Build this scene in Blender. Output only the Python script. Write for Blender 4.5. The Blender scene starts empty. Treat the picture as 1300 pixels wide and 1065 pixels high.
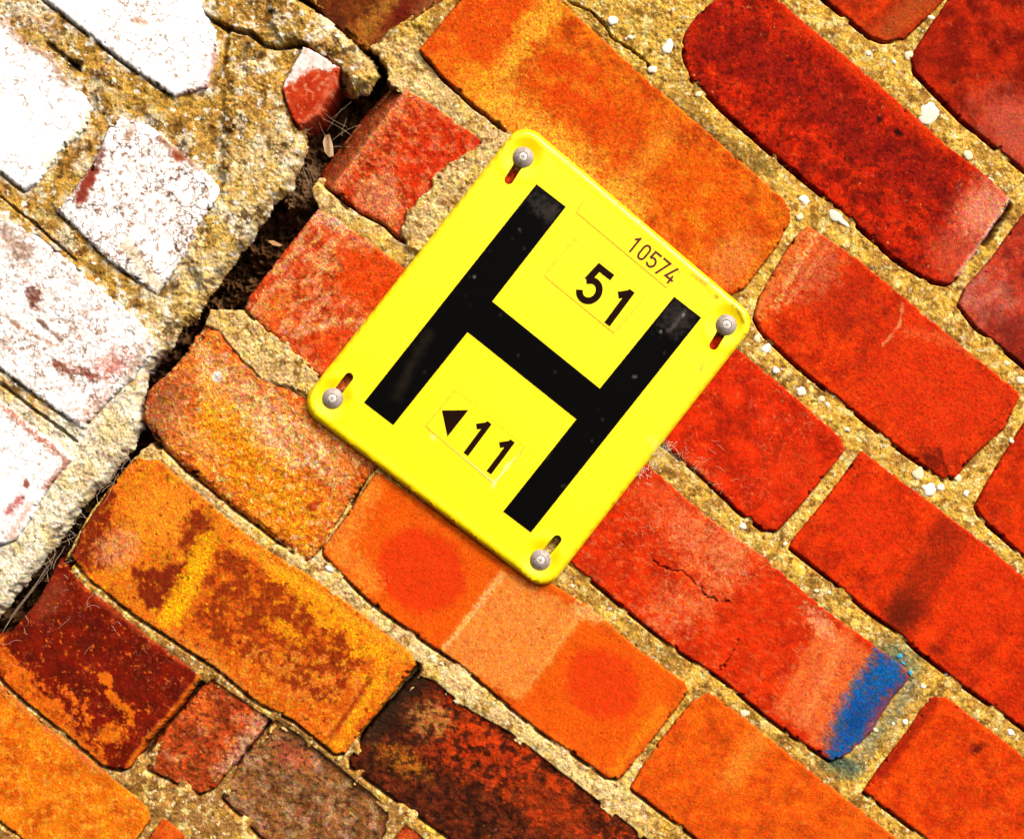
import bpy, math, random
import numpy as np
from mathutils import Matrix, Vector
from mathutils.geometry import delaunay_2d_cdt

S = bpy.context.scene
COL = S.collection
random.seed(7)

# ------------------------------------------------------------------ camera, sky, sun, exposure
PX = 0.0005                    # metres per photo pixel on the wall face
TILT = math.radians(38.3)      # the camera was held rolled by this much
CZ = 1.5                       # height of the picture centre above ground
CT, ST = math.cos(TILT), math.sin(TILT)
DIST = 1.15
cam = bpy.data.cameras.new('camera'); camo = bpy.data.objects.new('camera', cam); COL.objects.link(camo)
cam.sensor_width = 36; cam.lens = 36 * DIST / (1300 * PX); cam.clip_end = 100; cam.clip_start = 0.01
camo.matrix_world = Matrix(((CT, -ST, 0, 0), (0, 0, -1, -DIST), (ST, CT, 0, CZ), (0, 0, 0, 1)))
S.camera = camo

SUN_EL, SUN_AZ = math.radians(56), math.radians(-12)    # azimuth measured from straight out of the wall
w = bpy.data.worlds.new('World'); S.world = w; w.use_nodes = True
nt = w.node_tree; bgn = nt.nodes['Background']
sky = nt.nodes.new('ShaderNodeTexSky'); sky.sky_type = 'NISHITA'; sky.sun_disc = False
sky.sun_elevation = SUN_EL; sky.sun_rotation = math.pi - SUN_AZ
sky.air_density = 0.7; sky.dust_density = 6.0; sky.ozone_density = 0.5
nt.links.new(sky.outputs[0], bgn.inputs[0]); bgn.inputs[1].default_value = 0.10
sd = bpy.data.lights.new('sun', 'SUN'); sd.energy = 1.5; sd.angle = math.radians(12); sd.color = (1, 0.95, 0.87)
so = bpy.data.objects.new('sun', sd); COL.objects.link(so)
sdir = Vector((math.sin(-SUN_AZ) * math.cos(SUN_EL), -math.cos(SUN_AZ) * math.cos(SUN_EL), math.sin(SUN_EL)))
so.rotation_euler = sdir.to_track_quat('Z', 'Y').to_euler()
S.view_settings.view_transform = 'Standard'; S.view_settings.look = 'None'
S.view_settings.exposure = 1.55; S.view_settings.gamma = 1.0
GAIN = 1.75                    # picture brightness of a white surface in this light

# ------------------------------------------------------------------ numeric helpers
rng = np.random.default_rng(11)
PERM = rng.permutation(512).astype(np.int32)
GA = rng.uniform(0, 2 * np.pi, 512); GX, GY = np.cos(GA), np.sin(GA)
def perlin(x, y):
    xi = np.floor(x).astype(np.int32); yi = np.floor(y).astype(np.int32)
    xf = x - xi; yf = y - yi
    u = xf * xf * xf * (xf * (xf * 6 - 15) + 10); v = yf * yf * yf * (yf * (yf * 6 - 15) + 10)
    def g(i, j, fx, fy):
        h = PERM[(PERM[i & 511] + j) & 511]
        return GX[h] * fx + GY[h] * fy
    a = g(xi, yi, xf, yf); b = g(xi + 1, yi, xf - 1, yf)
    c = g(xi, yi + 1, xf, yf - 1); d = g(xi + 1, yi + 1, xf - 1, yf - 1)
    return (a + u * (b - a) + v * ((c + u * (d - c)) - (a + u * (b - a)))) * 1.5
def fbm(X, Y, sc, octv=4, off=0.0, gain=0.55):
    r = 0; a = 1.0; t = 0
    x = X / sc + off * 17.13; y = Y / sc + off * 9.71
    for _ in range(octv):
        r = r + a * perlin(x, y); t += a; a *= gain; x = x * 2.03 + 5.3; y = y * 2.03 + 1.7
    return r / t * 1.35
def streak(X, Y, sc, ang, stretch, octv=4, off=0.0):
    a = math.radians(ang); c, n = math.cos(a), math.sin(a)
    return fbm((X * c + Y * n) / stretch, -X * n + Y * c, sc, octv, off, .62)
def sst(a, b, x):
    t = np.clip((x - a) / (b - a), 0, 1); return t * t * (3 - 2 * t)
def sd_seg(X, Y, x0, y0, x1, y1):
    dx, dy = x1 - x0, y1 - y0; L = dx * dx + dy * dy + 1e-9
    t = np.clip(((X - x0) * dx + (Y - y0) * dy) / L, 0, 1)
    return np.hypot(X - x0 - t * dx, Y - y0 - t * dy)
def sd_poly(X, Y, P):
    """signed distance, positive INSIDE"""
    d = np.full(X.shape, 1e9); ins = np.zeros(X.shape, bool); n = len(P)
    for i in range(n):
        x0, y0 = P[i]; x1, y1 = P[(i + 1) % n]
        d = np.minimum(d, sd_seg(X, Y, x0, y0, x1, y1))
        if y0 != y1:
            c = ((y0 > Y) != (y1 > Y)) & (X < (x1 - x0) * (Y - y0) / (y1 - y0) + x0)
            ins ^= c
    return np.where(ins, d, -d)
def lin(c):
    c = np.clip(np.asarray(c, float) / 255.0, 0, 1)
    return np.where(c <= 0.04045, c / 12.92, ((c + 0.055) / 1.055) ** 2.4)

def world(px, py, h):
    """photo pixel position on the wall face + relief height (mm) -> world coordinates"""
    dx = (np.asarray(px, float) - 650) * PX; dy = -(np.asarray(py, float) - 532.5) * PX
    return np.stack([dx * CT - dy * ST, -np.asarray(h, float) * 0.001 + 0 * dx, CZ + dx * ST + dy * CT], -1)

# ------------------------------------------------------------------ colour layers, in photo colours
def shape_d(X, Y, s):
    k = s[0]
    if k == 'e':
        _, cx, cy, rx, ry, an = s; a = math.radians(an); c, n = math.cos(a), math.sin(a)
        x = (X - cx) * c + (Y - cy) * n; y = -(X - cx) * n + (Y - cy) * c
        return (np.sqrt((x / rx) ** 2 + (y / ry) ** 2) - 1) * min(rx, ry)
    if k == 'p': return -sd_poly(X, Y, s[1])
    if k == 's':
        d = np.full(X.shape, 1e9); p = s[1]
        for i in range(len(p) - 1): d = np.minimum(d, sd_seg(X, Y, *p[i], *p[i + 1]))
        return d - s[2]
def paint(X, Y, C, layers, off):
    for n, L in enumerate(layers):
        s, col, op, soft, na, ns, gr = (tuple(L) + (0,) * 7)[:7]
        o = off + n * 3.1
        if s[0] == 'n':                       # noise patches: ('n', scale, threshold)
            f = fbm(X, Y, s[1], 5, o, 0.6) - s[2]; m = sst(-soft, soft, f)
        elif s[0] == 'pn':                    # ragged patches inside an outline: ('pn', outline, scale, threshold)
            m = sst(-soft, soft, fbm(X, Y, s[2], 5, o, .68) - s[3] - 1.2 * sst(-14, 14, -sd_poly(X, Y, s[1])))
        elif s[0] == 'a':                     # streaky patches: ('a', scale, threshold, angle, stretch)
            m = sst(-soft, soft, streak(X, Y, s[1], s[3], s[4], 5, o) - s[2])
        elif s[0] == 'v':                     # thin veins: ('v', scale, width)
            f = np.abs(fbm(X, Y, s[1], 4, o, 0.6)); m = 1 - sst(s[2] * .4, s[2], f)
            m = m * sst(-0.25, 0.10, fbm(X, Y, s[1] * 2.5, 3, o + 5))
        else:
            d = shape_d(X, Y, s)
            if na: d = d + na * fbm(X, Y, ns or 12, 4, o, 0.65)
            m = 1 - sst(-soft - .01, soft + .01, d)
        if gr: m = np.clip(m * (1 + gr * (2.0 * fbm(X, Y, 9, 5, o + 2, .8) - .15)) + gr * m * (1 - m) * 4 * fbm(X, Y, 3.0, 2, o + 3), 0, 1)
        m = (m * op)[..., None]
        C = C * (1 - m) + np.asarray(col, float) * m
    return C

# ------------------------------------------------------------------ materials
def grain_mat(name, rough=0.9, spec=0.25, bump=0.35, scale=1400, lo=0.72, hi=1.3, pit=0.0, bdist=0.0006):
    m = bpy.data.materials.new(name); m.use_nodes = True; t = m.node_tree; N = t.nodes; L = t.links
    b = N['Principled BSDF']; b.inputs['Roughness'].default_value = rough; b.inputs['Specular IOR Level'].default_value = spec
    at = N.new('ShaderNodeAttribute'); at.attribute_name = 'Col'
    tc = N.new('ShaderNodeTexCoord')
    n1 = N.new('ShaderNodeTexNoise'); n1.inputs['Scale'].default_value = scale; n1.inputs['Detail'].default_value = 5; n1.inputs['Roughness'].default_value = 0.65
    L.new(tc.outputs['Object'], n1.inputs['Vector'])
    mr = N.new('ShaderNodeMapRange'); mr.inputs['From Min'].default_value = 0.3; mr.inputs['From Max'].default_value = 0.7
    mr.inputs['To Min'].default_value = lo; mr.inputs['To Max'].default_value = hi; L.new(n1.outputs['Fac'], mr.inputs['Value'])
    mx = N.new('ShaderNodeVectorMath'); mx.operation = 'SCALE'
    L.new(at.outputs['Color'], mx.inputs[0]); L.new(mr.outputs[0], mx.inputs['Scale'])
    out = mx.outputs[0]
    if pit:
        n2 = N.new('ShaderNodeTexNoise'); n2.inputs['Scale'].default_value = scale * 0.55; n2.inputs['Detail'].default_value = 3
        L.new(tc.outputs['Object'], n2.inputs['Vector'])
        r2 = N.new('ShaderNodeMapRange'); r2.inputs['From Min'].default_value = 0.30; r2.inputs['From Max'].default_value = 0.42
        r2.inputs['To Min'].default_value = 1 - pit; r2.inputs['To Max'].default_value = 1.0; L.new(n2.outputs['Fac'], r2.inputs['Value'])
        m2 = N.new('ShaderNodeVectorMath'); m2.operation = 'SCALE'
        L.new(out, m2.inputs[0]); L.new(r2.outputs[0], m2.inputs['Scale']); out = m2.outputs[0]
    L.new(out, b.inputs['Base Color'])
    bp = N.new('ShaderNodeBump'); bp.inputs['Strength'].default_value = bump; bp.inputs['Distance'].default_value = bdist
    L.new(n1.outputs['Fac'], bp.inputs['Height']); L.new(bp.outputs[0], b.inputs['Normal'])
    return m
M_BRICK = grain_mat('fired_brick', 0.95, 0.04, 0.40, 1900, 0.70, 1.30, 0.0)
M_PAINT = grain_mat('flaking_limewash', 0.85, 0.1, 0.25, 1200, 0.80, 1.10, 0.0)
M_MORTAR = grain_mat('lime_mortar', 0.95, 0.03, 0.5, 1300, 0.84, 1.30, 0.15, 0.0006)
M_YELLOW = grain_mat('yellow_plastic', 0.34, 0.35, 0.02, 500, 0.97, 1.03)
M_BLACK = grain_mat('black_vinyl', 0.55, 0.02, 0.04, 2200, 0.7, 1.4)
M_ZINC = grain_mat('dull_zinc', 0.5, 0.5, 0.25, 1800, 0.8, 1.15)
M_WEB = grain_mat('spider_silk', 0.6, 0.3, 0.0, 900, 0.9, 1.1)
M_GRIT = grain_mat('pale_grit', 0.9, 0.2, 0.4, 1500, 0.85, 1.15)

# ------------------------------------------------------------------ objects
def set_props(o, label=None, cat=None, group=None, kind=None):
    if label: o['label'] = label
    if cat: o['category'] = cat
    if group: o['group'] = group
    if kind: o['kind'] = kind
def empty(name, loc, label, cat, group=None):
    o = bpy.data.objects.new(name, None); COL.objects.link(o); o.location = loc; o.empty_display_size = .05
    set_props(o, label, cat, group); return o
ORIG = {}
def mesh_obj(name, V, loops, starts, totals, C, mat, parent=None, smooth=True, sharp=None, label=None):
    """V world coordinates; C linear base colours per vertex"""
    V = np.asarray(V, float); ctr = (V.min(0) + V.max(0)) / 2
    me = bpy.data.meshes.new(name)
    me.vertices.add(len(V)); me.vertices.foreach_set('co', (V - ctr).astype(np.float32).ravel())
    me.loops.add(len(loops)); me.loops.foreach_set('vertex_index', np.asarray(loops, np.int32))
    me.polygons.add(len(starts)); me.polygons.foreach_set('loop_start', np.asarray(starts, np.int32))
    me.polygons.foreach_set('use_smooth', np.full(len(starts), smooth))
    me.update(calc_edges=True); me.validate()
    if sharp: me.set_sharp_from_angle(angle=math.radians(sharp))
    a = me.color_attributes.new('Col', 'FLOAT_COLOR', 'POINT')
    C = np.broadcast_to(np.asarray(C, float), (len(V), 3))
    a.data.foreach_set('color', np.concatenate([C, np.ones((len(V), 1))], 1).astype(np.float32).ravel())
    me.materials.append(mat)
    o = bpy.data.objects.new(name, me); COL.objects.link(o)
    base = Vector((0, 0, 0))
    if parent is not None:
        o.parent = parent; base = ORIG.get(parent.name, Vector(parent.location))
    o.location = Vector(ctr) - base; ORIG[o.name] = Vector(ctr)
    if label: o['label'] = label
    return o
def polys(F):
    lo = []; st = []
    for f in F: st.append(len(lo)); lo.extend(f)
    return lo, st, None
def relief(name, X, Y, H, C, mask, mat, parent, skirt=40.0, label=None, under=(0, 0), skirt_shade=None):
    """grid of points -> relief surface where mask, with side walls skirt mm deep"""
    q = mask[:-1, :-1] & mask[1:, :-1] & mask[:-1, 1:] & mask[1:, 1:]
    ny, nx = X.shape; idx = np.arange(nx * ny).reshape(ny, nx)
    a, b, c, d = idx[:-1, :-1][q], idx[1:, :-1][q], idx[1:, 1:][q], idx[:-1, 1:][q]
    quads = np.stack([a, b, c, d], 1)                  # counter-clockwise seen from the camera
    e = np.concatenate([quads[:, [0, 1]], quads[:, [1, 2]], quads[:, [2, 3]], quads[:, [3, 0]]])
    key = np.minimum(e[:, 0], e[:, 1]).astype(np.int64) * (nx * ny) + np.maximum(e[:, 0], e[:, 1])
    u, inv, cnt = np.unique(key, return_inverse=True, return_counts=True)
    be = e[cnt[inv] == 1]
    used = np.unique(quads); remap = np.full(nx * ny, -1, np.int64); remap[used] = np.arange(len(used))
    V = world(X.ravel()[used], Y.ravel()[used], H.ravel()[used]); CC = C.reshape(-1, 3)[used]
    Q = remap[quads]
    if skirt:
        bv = np.unique(be); rb = np.full(nx * ny, -1, np.int64); rb[bv] = len(used) + np.arange(len(bv))
        hb = np.minimum(H.ravel()[bv] - 2, -skirt)
        V = np.concatenate([V, world(X.ravel()[bv] + under[0], Y.ravel()[bv] + under[1], hb)]); CC = np.concatenate([CC, C.reshape(-1, 3)[bv] if skirt_shade is None else np.broadcast_to(skirt_shade, (len(bv), 3))])
        Q = np.concatenate([Q, np.stack([remap[be[:, 1]], remap[be[:, 0]], rb[be[:, 0]], rb[be[:, 1]]], 1)])
    return mesh_obj(name, V, Q.ravel(), np.arange(len(Q)) * 4, None, CC, mat, parent, label=label)

red_wall = empty('brick_wall', world(900, 900, 0), 'orange and red brick wall that carries the yellow sign, joints of golden mortar', 'wall')
white_wall = empty('painted_brick_wall', world(60, 620, 0), 'old brick wall with flaking white paint, left of the dark open gap', 'wall')
for o in (red_wall, white_wall): ORIG[o.name] = Vector(o.location)

# ------------------------------------------------------------------ bricks of the red wall
# each: outline in photo pixels, colours, layers, options
PALE = (250, 165, 100); CREAM = (250, 215, 160); DKR = (95, 14, 6)
def crk(*p): return list(p)
B = []
def brick(poly, base, c2, layers=(), z=0.0, mott=(30, .5), bev=(2.6, .55), rough=0.35, sides=(), cracks=(), label=None, tilt=(0, 0), wob=1.0, pale=0.25, wall=None, speck=.35, grainy=None):
    B.append(dict(poly=poly, base=base, c2=c2, layers=layers, z=z, mott=mott, bev=bev, rough=rough, sides=sides, cracks=cracks, label=label, tilt=tilt, wob=wob, pale=pale, wall=wall or 'r', speck=speck, grainy=grainy))

brick([(900,-125),(1050,0),(1106,46),(1122,51),(1147,49),(1198,0),(1240,-60),(1000,-245)], (216,54,8), (180,40,8),
      [(('p', [(1125,60),(1210,-10),(1180,-30),(1105,40)]), (176,76,30), .7, 12, 8)])
brick([(1157,76),(1163,64),(1205,0),(1238,-50),(1262,-55),(1510,150),(1440,330),(1298,212),(1220,150),(1162,90)], (190,36,6), (140,18,4),
      [(('e',1300,170,70,40,38), (205,92,70), .75, 25, 18), (('e',1195,70,40,22,-50), (150,24,8), .5, 15, 8)], rough=.3)
brick([(909,0),(888,18),(869,43),(868,65),(876,96),(920,140),(970,184),(1063,261),(1140,330),(1183,356),(1205,360),(1216,352),(1228,334),(1252,298),(1275,266),(1281,253),(1270,241),(1240,214),(1202,186),(1143,133),(1094,90),(1016,25),(985,-2),(950,-32),(930,-28)],
      (205,36,4), (165,20,4),
      [(('s', [(905,45),(1010,95),(1090,170),(1190,235)], 26), (120,14,12), .62, 24, 26, 16, .5),
       (('n', 9, .28), (70,8,6), .55, .12),
       (('e',1250,265,44,30,-52), (236,140,105), .85, 22, 16, 9),
       (('e',1215,330,30,40,-52), (215,90,62), .6, 18, 14, 9),
       (('s', [(1000,15),(1090,92),(1200,190)], 6), (228,52,6), .8, 9, 6),
       (('s', [(1282,254),(1250,300),(1218,350)], 3), (246,190,160), .75, 4, 4),
       (('e',1140,168,6,4,30), (40,4,4), .9, 2, 2, 5), (('e',1117,152,4,4,30), (40,4,4), .8, 2, 2, 5)], bev=(4, .9), wob=1.1,
      speck=.6, label='long dark red brick at upper right with a purplish scorched middle')
brick([(1218,386),(1227,366),(1262,326),(1300,272),(1322,262),(1500,410),(1440,590),(1298,460),(1240,414)], (200,66,40), (150,36,24),
      [(('e',1245,375,32,46,-52), (225,135,110), .6, 20, 14), (('n', 16, .1), (190,40,20), .5, .3), (('e',1285,425,44,16,38), (96,14,10), .55, 14, 10)])
# course with the long light orange brick above the sign
brick([(534,63),(586,0),(632,-63),(650,-62),(708,0),(758,46),(817,99),(888,161),(937,204),(965,229),(996,256),(1003,270),(1001,283),(985,312),(945,364),(930,372),(912,370),(860,335),(760,262),(650,170),(599,130),(562,96)],
      (240,104,14), (226,74,8),
      [(('p', [(534,63),(640,-70),(700,-10),(640,110),(590,125)]), (228,72,10), .85, 14, 16, 14, .4),
       (('s', [(700,10),(655,75),(628,125)], 18), (252,172,44), .85, 11, 14, 12, .4),
       (('s', [(688,58),(652,100),(632,118)], 6), (178,66,12), .65, 6, 8, 10, .5),
       (('e',735,120,70,36,38), (222,66,6), .9, 16, 22, 16, .4), (('s', [(600,110),(660,150),(740,210),(800,262)], 22), (255,176,52), .8, 18, 20, 14, .5),
       (('e',792,190,44,13,-55), (214,64,8), .75, 10, 10, 12, .4), (('s', [(728,150),(790,190),(800,205)], 5), (196,64,10), .4, 6, 8), (('s', [(850,170),(800,230),(770,262)], 12), (250,150,40), .6, 14, 10),
       (('e',890,250,58,40,38), (238,84,6), .75, 22, 20), (('e',930,330,36,26,-50), (242,128,60), .7, 16, 14, 8),
       (('e',600,100,40,20,45), (250,130,20), .6, 14, 12), (('n', 40, .25), (252,150,30), .4, .2), (('n', 5, .36), (170,50,4), .6, .1)],
      tilt=(0, 0), speck=.5, label='long light orange brick above the yellow sign', rough=.4, z=.6)
brick([(1026,288),(1091,332),(1162,391),(1236,453),(1292,498),(1294,504),(1274,543),(1236,577),(1212,606),(1198,607),(1143,568),(1078,515),(1016,466),(968,420),(959,402),(966,376),(1000,318),(1012,300)],
      (230,54,5), (214,42,6),
      [(('s', [(1026,294),(985,350),(962,392)], 14), (250,160,80), .6, 14, 16, 8, .6), (('s', [(1050,312),(1000,385)], 3), (252,180,110), .6, 5, 6, 8),
       (('e',1078,385,46,34,38), (176,36,12), .75, 16, 22, 12, .6), (('e',1040,345,38,22,-50), (212,110,66), .7, 14, 18, 10, .6), (('s', [(1035,300),(1005,350),(985,390)], 4), (252,190,110), .7, 5, 10, 8, .6),
       (('p', [(1145,380),(1082,490),(1200,590),(1285,505)]), (218,48,10), .7, 8, 6), (('s', [(1148,385),(1130,430),(1090,485)], 3), (176,36,8), .55, 6, 6),
       (('s', [(1146,385),(1142,412),(1120,440)], 1.2), (252,170,110), .7, 2, 3), (('s', [(1150,420),(1200,430),(1240,450)], 5), (246,120,60), .5, 7, 10, 8, .6),
       (('e',1182,583,16,10,38), (96,14,4), .8, 8, 9, 6), (('s', [(1192,570),(1205,606)], 2), (90,16,6), .8, 3, 3),
       (('n', 4, .42), (110,14,4), .6, .08)], speck=.45, label='red orange brick below the long dark red brick at right')
brick([(1240,640),(1262,600),(1300,540),(1330,500),(1350,498),(1530,650),(1470,840),(1300,703),(1256,664),(1245,652)], (228,52,4), (205,40,4))
# course right of the sign
brick([(845,380),(890,410),(930,440),(970,472),(1016,512),(1066,556),(1072,570),(1040,611),(1008,649),(987,672),(970,671),(939,648),(888,599),(842,562),(780,515),(765,500)],
      (226,44,5), (205,34,5), [(('v', 26, .035), (250,170,120), .4, 0), (('e',880,600,28,14,38), (244,130,80), .5, 12, 14, 7, .6), (('e',1000,600,40,40,0), (216,50,10), .5, 25, 20)],
      label='bright red brick directly right of the yellow sign')
brick([(1094,574),(1181,639),(1249,691),(1298,732),(1390,810),(1400,822),(1330,930),(1312,932),(1298,921),(1227,871),(1171,828),(1143,803),(1100,772),(1057,735),(1004,694),(1010,682),(1037,650),(1067,611)],
      (231,52,4), (216,42,4),
      [(('p', [(1193,655),(1232,680),(1160,800),(1122,778)]), (138,30,8), .62, 9, 7, 10, .35), (('e',1150,770,22,26,30), (110,24,8), .45, 14, 8, 8, .5), (('e',1098,662,50,38,38), (214,44,8), .8, 6, 6), (('e',1098,662,30,22,38), (226,50,6), .6, 8, 6), (('e',1142,785,22,16,-50), (90,20,6), .7, 12, 10, 6),
       (('e',1190,825,14,6,20), (120,18,6), .6, 4, 5), (('s', [(1310,840),(1290,900)], 22), (190,36,6), .5, 18, 14), (('n', 5, .4), (130,18,4), .6, .1), (('e',1250,760,60,50,0), (222,46,6), .5, 30, 20)],
      label='long red brick with a dark scorched band across it')
brick([(1415,835),(1600,985),(1530,1090),(1345,945)], (225,55,5), (205,40,5))
# course at lower right, blue spray paint on its end
brick([(795,565),(820,590),(857,622),(897,657),(969,708),(1047,775),(1116,825),(1146,846),(1154,860),(1134,882),(1106,927),(1078,955),(1056,965),(1007,933),(970,905),(919,862),(906,853),(857,822),(795,772),(725,713),(714,700),(740,650)],
      (229,50,4), (212,40,5),
      [(('e',900,690,52,34,38), (246,150,92), .62, 24, 30, 18, .9), (('e',850,775,36,26,-40), (246,136,80), .6, 18, 26, 14, .9), (('s', [(945,685),(890,775)], 12), (246,140,80), .5, 18, 22, 14, .8), (('a', 7, .25, 30, 2.0), (248,170,120), .3, .2),
       (('e',840,640,40,24,38), (238,96,50), .6, 16, 20, 7, .7),
       (('p', [(1046,782),(1110,830),(1052,955),(982,900)]), (246,124,58), .7, 7, 8, 14, .45), (('e',1040,790,24,10,50), (250,190,140), .6, 8, 12, 6, .7), (('s', [(1068,820),(1020,915)], 6), (250,160,90), .4, 10, 12, 6, .5),
       (('e',960,800,40,60,30), (224,46,4), .5, 25, 20), (('n', 5, .42), (140,20,4), .5, .1),
       (('p', [(1114,826),(1128,834),(1152,857),(1142,872),(1118,892),(1106,911),(1096,938),(1068,966),(1052,966),(1062,912),(1082,872),(1096,852)]), (4,88,162), 1.0, 13, 11, 9, .5), (('e',1094,905,24,62,34), (40,70,130), .45, 16, 12, 7, 1.2),
       (('s', [(1146,868),(1108,912),(1096,938)], 4), (84,72,128), .6, 6, 6, 8),
       (('e',1128,850,16,10,-40), (10,100,178), .5, 8, 6), (('e',1088,915,10,22,30), (6,58,128), .5, 8, 6)],
      cracks=[[(826,706),(834,716),(846,722),(868,726),(876,734),(888,744),(896,757)], [(910,852),(921,842),(926,832),(934,822),(937,812)], [(896,757),(912,762),(928,765)]],
      speck=.25, label='red brick with blue spray paint on its lower right end')
brick([(1181,886),(1202,887),(1255,927),(1298,961),(1400,1045),(1412,1062),(1345,1180),(1330,1182),(1200,1080),(1098,1004),(1119,973),(1156,924)],
      (240,70,4), (228,54,4), [(('s', [(1186,890),(1120,980)], 6), (150,26,6), .8, 5, 5), (('e',1240,950,5,9,60), (80,14,6), .7, 3, 6, 6), (('n', 5, .42), (150,30,4), .5, .1)])
# bricks on the left, beside the gap
brick([(493,106),(515,112),(556,139),(587,161),(613,180),(700,250),(600,345),(505,300),(490,284),(459,268),(422,240),(404,226),(404,214),(422,190),(460,140)],
      (216,70,26), (200,46,10),
      [(('p', [(555,125),(630,190),(530,290),(500,220)]), (212,44,10), .8, 18, 20, 12, .5), (('n', 14, .12), (240,140,90), .5, .2),
       (('s', [(510,122),(420,238)], 8), (246,166,110), .6, 8, 9, 7, .7), (('p', [(450,240),(492,212),(512,262),(500,284),(460,266)]), (248,180,120), .55, 9, 12, 8, .5), (('v', 18, .05), (120,30,10), .4, 0),
       (('p', [(495,100),(515,112),(418,240),(400,226)]), (150,64,30), .7, 5, 5)],
      sides=[(517, 112, 421, 238, .75)], z=-1, rough=.55, speck=.8, grainy=(52, 1.5, .8), bev=(3.5, .9), label='pinkish red brick with its worn side showing in the gap, above left of the sign')
brick([(404,267),(420,273),(460,301),(500,333),(590,400),(510,520),(445,507),(405,475),(369,444),(330,410),(313,392),(317,378),(354,330)],
      (226,84,34), (214,62,18),
      [(('a', 14, .02, -45, 1.8), (248,170,112), .65, .2), (('p', [(440,310),(500,325),(540,370),(480,400),(425,370)]), (228,60,6), .85, 12, 14), (('s', [(404,272),(440,290)], 8), (250,190,140), .7, 7, 8, 6),
       (('p', [(375,430),(440,405),(470,440),(420,485)]), (226,56,8), .7, 12, 10), (('s', [(372,428),(400,416),(440,408)], 3), (252,190,130), .6, 4, 6), (('v', 14, .06), (150,50,18), .4, 0), (('e',350,390,26,14,-50), (240,110,30), .6, 12, 10)],
      rough=.5, speck=.8, grainy=(-40, 1.7, .9), bev=(3.5, .9), label='pinkish red brick left of the sign, beside the gap')
brick([(262,412),(280,420),(300,445),(330,474),(390,506),(440,545),(490,580),(470,600),(443,635),(407,695),(390,711),(360,691),(320,660),(294,642),(248,602),(235,593),(198,556),(181,531),(188,497),(223,466)],
      (242,124,44), (234,96,24),
      [(('p', [(240,430),(330,480),(420,560),(440,610),(330,560),(260,520)]), (240,164,100), .75, 16, 22, 14, .5), (('pn', [(250,430),(340,490),(440,580),(420,640),(320,580),(240,500)], 18, .12), (250,206,152), .7, .15), (('p', [(270,480),(330,560),(420,640),(390,705),(290,630),(240,560)]), (250,148,14), .75, 22, 24, 18, .4),
       (('e',205,520,26,44,25), (150,84,50), .75, 16, 14), (('n', 7, .32), (170,60,10), .6, .1), (('v', 20, .05), (180,70,16), .45, 0), (('n', 11, .3), (252,200,140), .6, .12),
       (('e',275,478,6,7,0), (255,250,235), .95, 2, 2), (('e',345,560,30,16,40), (248,180,110), .5, 12, 14), (('e',400,640,10,5,-40), (150,30,10), .7, 3, 5),(('e',250,560,40,14,45), (236,150,80), .6, 10, 10)],
      rough=.6, speck=.75, grainy=(-30, 1.6, 1.0), bev=(9, 2.4), wob=1.8, sides=[(262, 412, 188, 500, .25)], label='rounded orange brick left of the sign, bulging into the gap')
brick([(479,600),(560,655),(640,715),(699,741),(748,772),(813,828),(868,866),(873,877),(857,899),(826,939),(798,974),(785,988),(770,985),(754,973),(686,927),(648,896),(586,843),(543,815),(475,766),(441,735),(412,704),(412,694),(425,677)],
      (244,100,14), (238,86,10),
      [(('p', [(470,600),(600,690),(640,730),(560,830),(440,740)]), (238,84,6), .75, 18, 14), (('e',535,725,58,50,38), (226,52,8), .92, 8, 7, 14, .15), (('s', [(470,620),(430,690),(470,740)], 14), (250,160,60), .55, 12, 16, 8, .7),
       (('p', [(638,722),(742,778),(662,892),(558,830)]), (246,142,60), .85, 6, 7, 12, .5), (('s', [(636,730),(565,822)], 3), (252,196,120), .7, 4, 6, 6), (('s', [(736,782),(662,888)], 2), (252,190,110), .35, 6, 8, 6), (('s', [(735,772),(755,785)], 8), (252,196,120), .6, 6, 10, 6),
       (('p', [(745,785),(870,865),(780,985),(655,895)]), (238,84,6), .75, 6, 5), (('e',765,868,50,42,38), (226,56,8), .9, 8, 7, 14, .15), (('s', [(840,900),(780,978)], 7), (250,140,20), .6, 8, 8), (('e',575,610,70,8,38), (200,60,10), .3, 8, 8)],
      label='orange brick under the sign with two darker red discs', rough=.25, speck=.22)
brick([(900,880),(935,905),(970,933),(1022,975),(1080,1020),(1210,1122),(1215,1135),(1130,1240),(1000,1150),(802,1000),(817,973),(838,942),(882,888)], (246,92,10), (238,80,8),
      [(('s', [(960,940),(930,985)], 16), (248,140,40), .6, 12, 10)], label='orange brick at the bottom edge right of centre')
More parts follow.
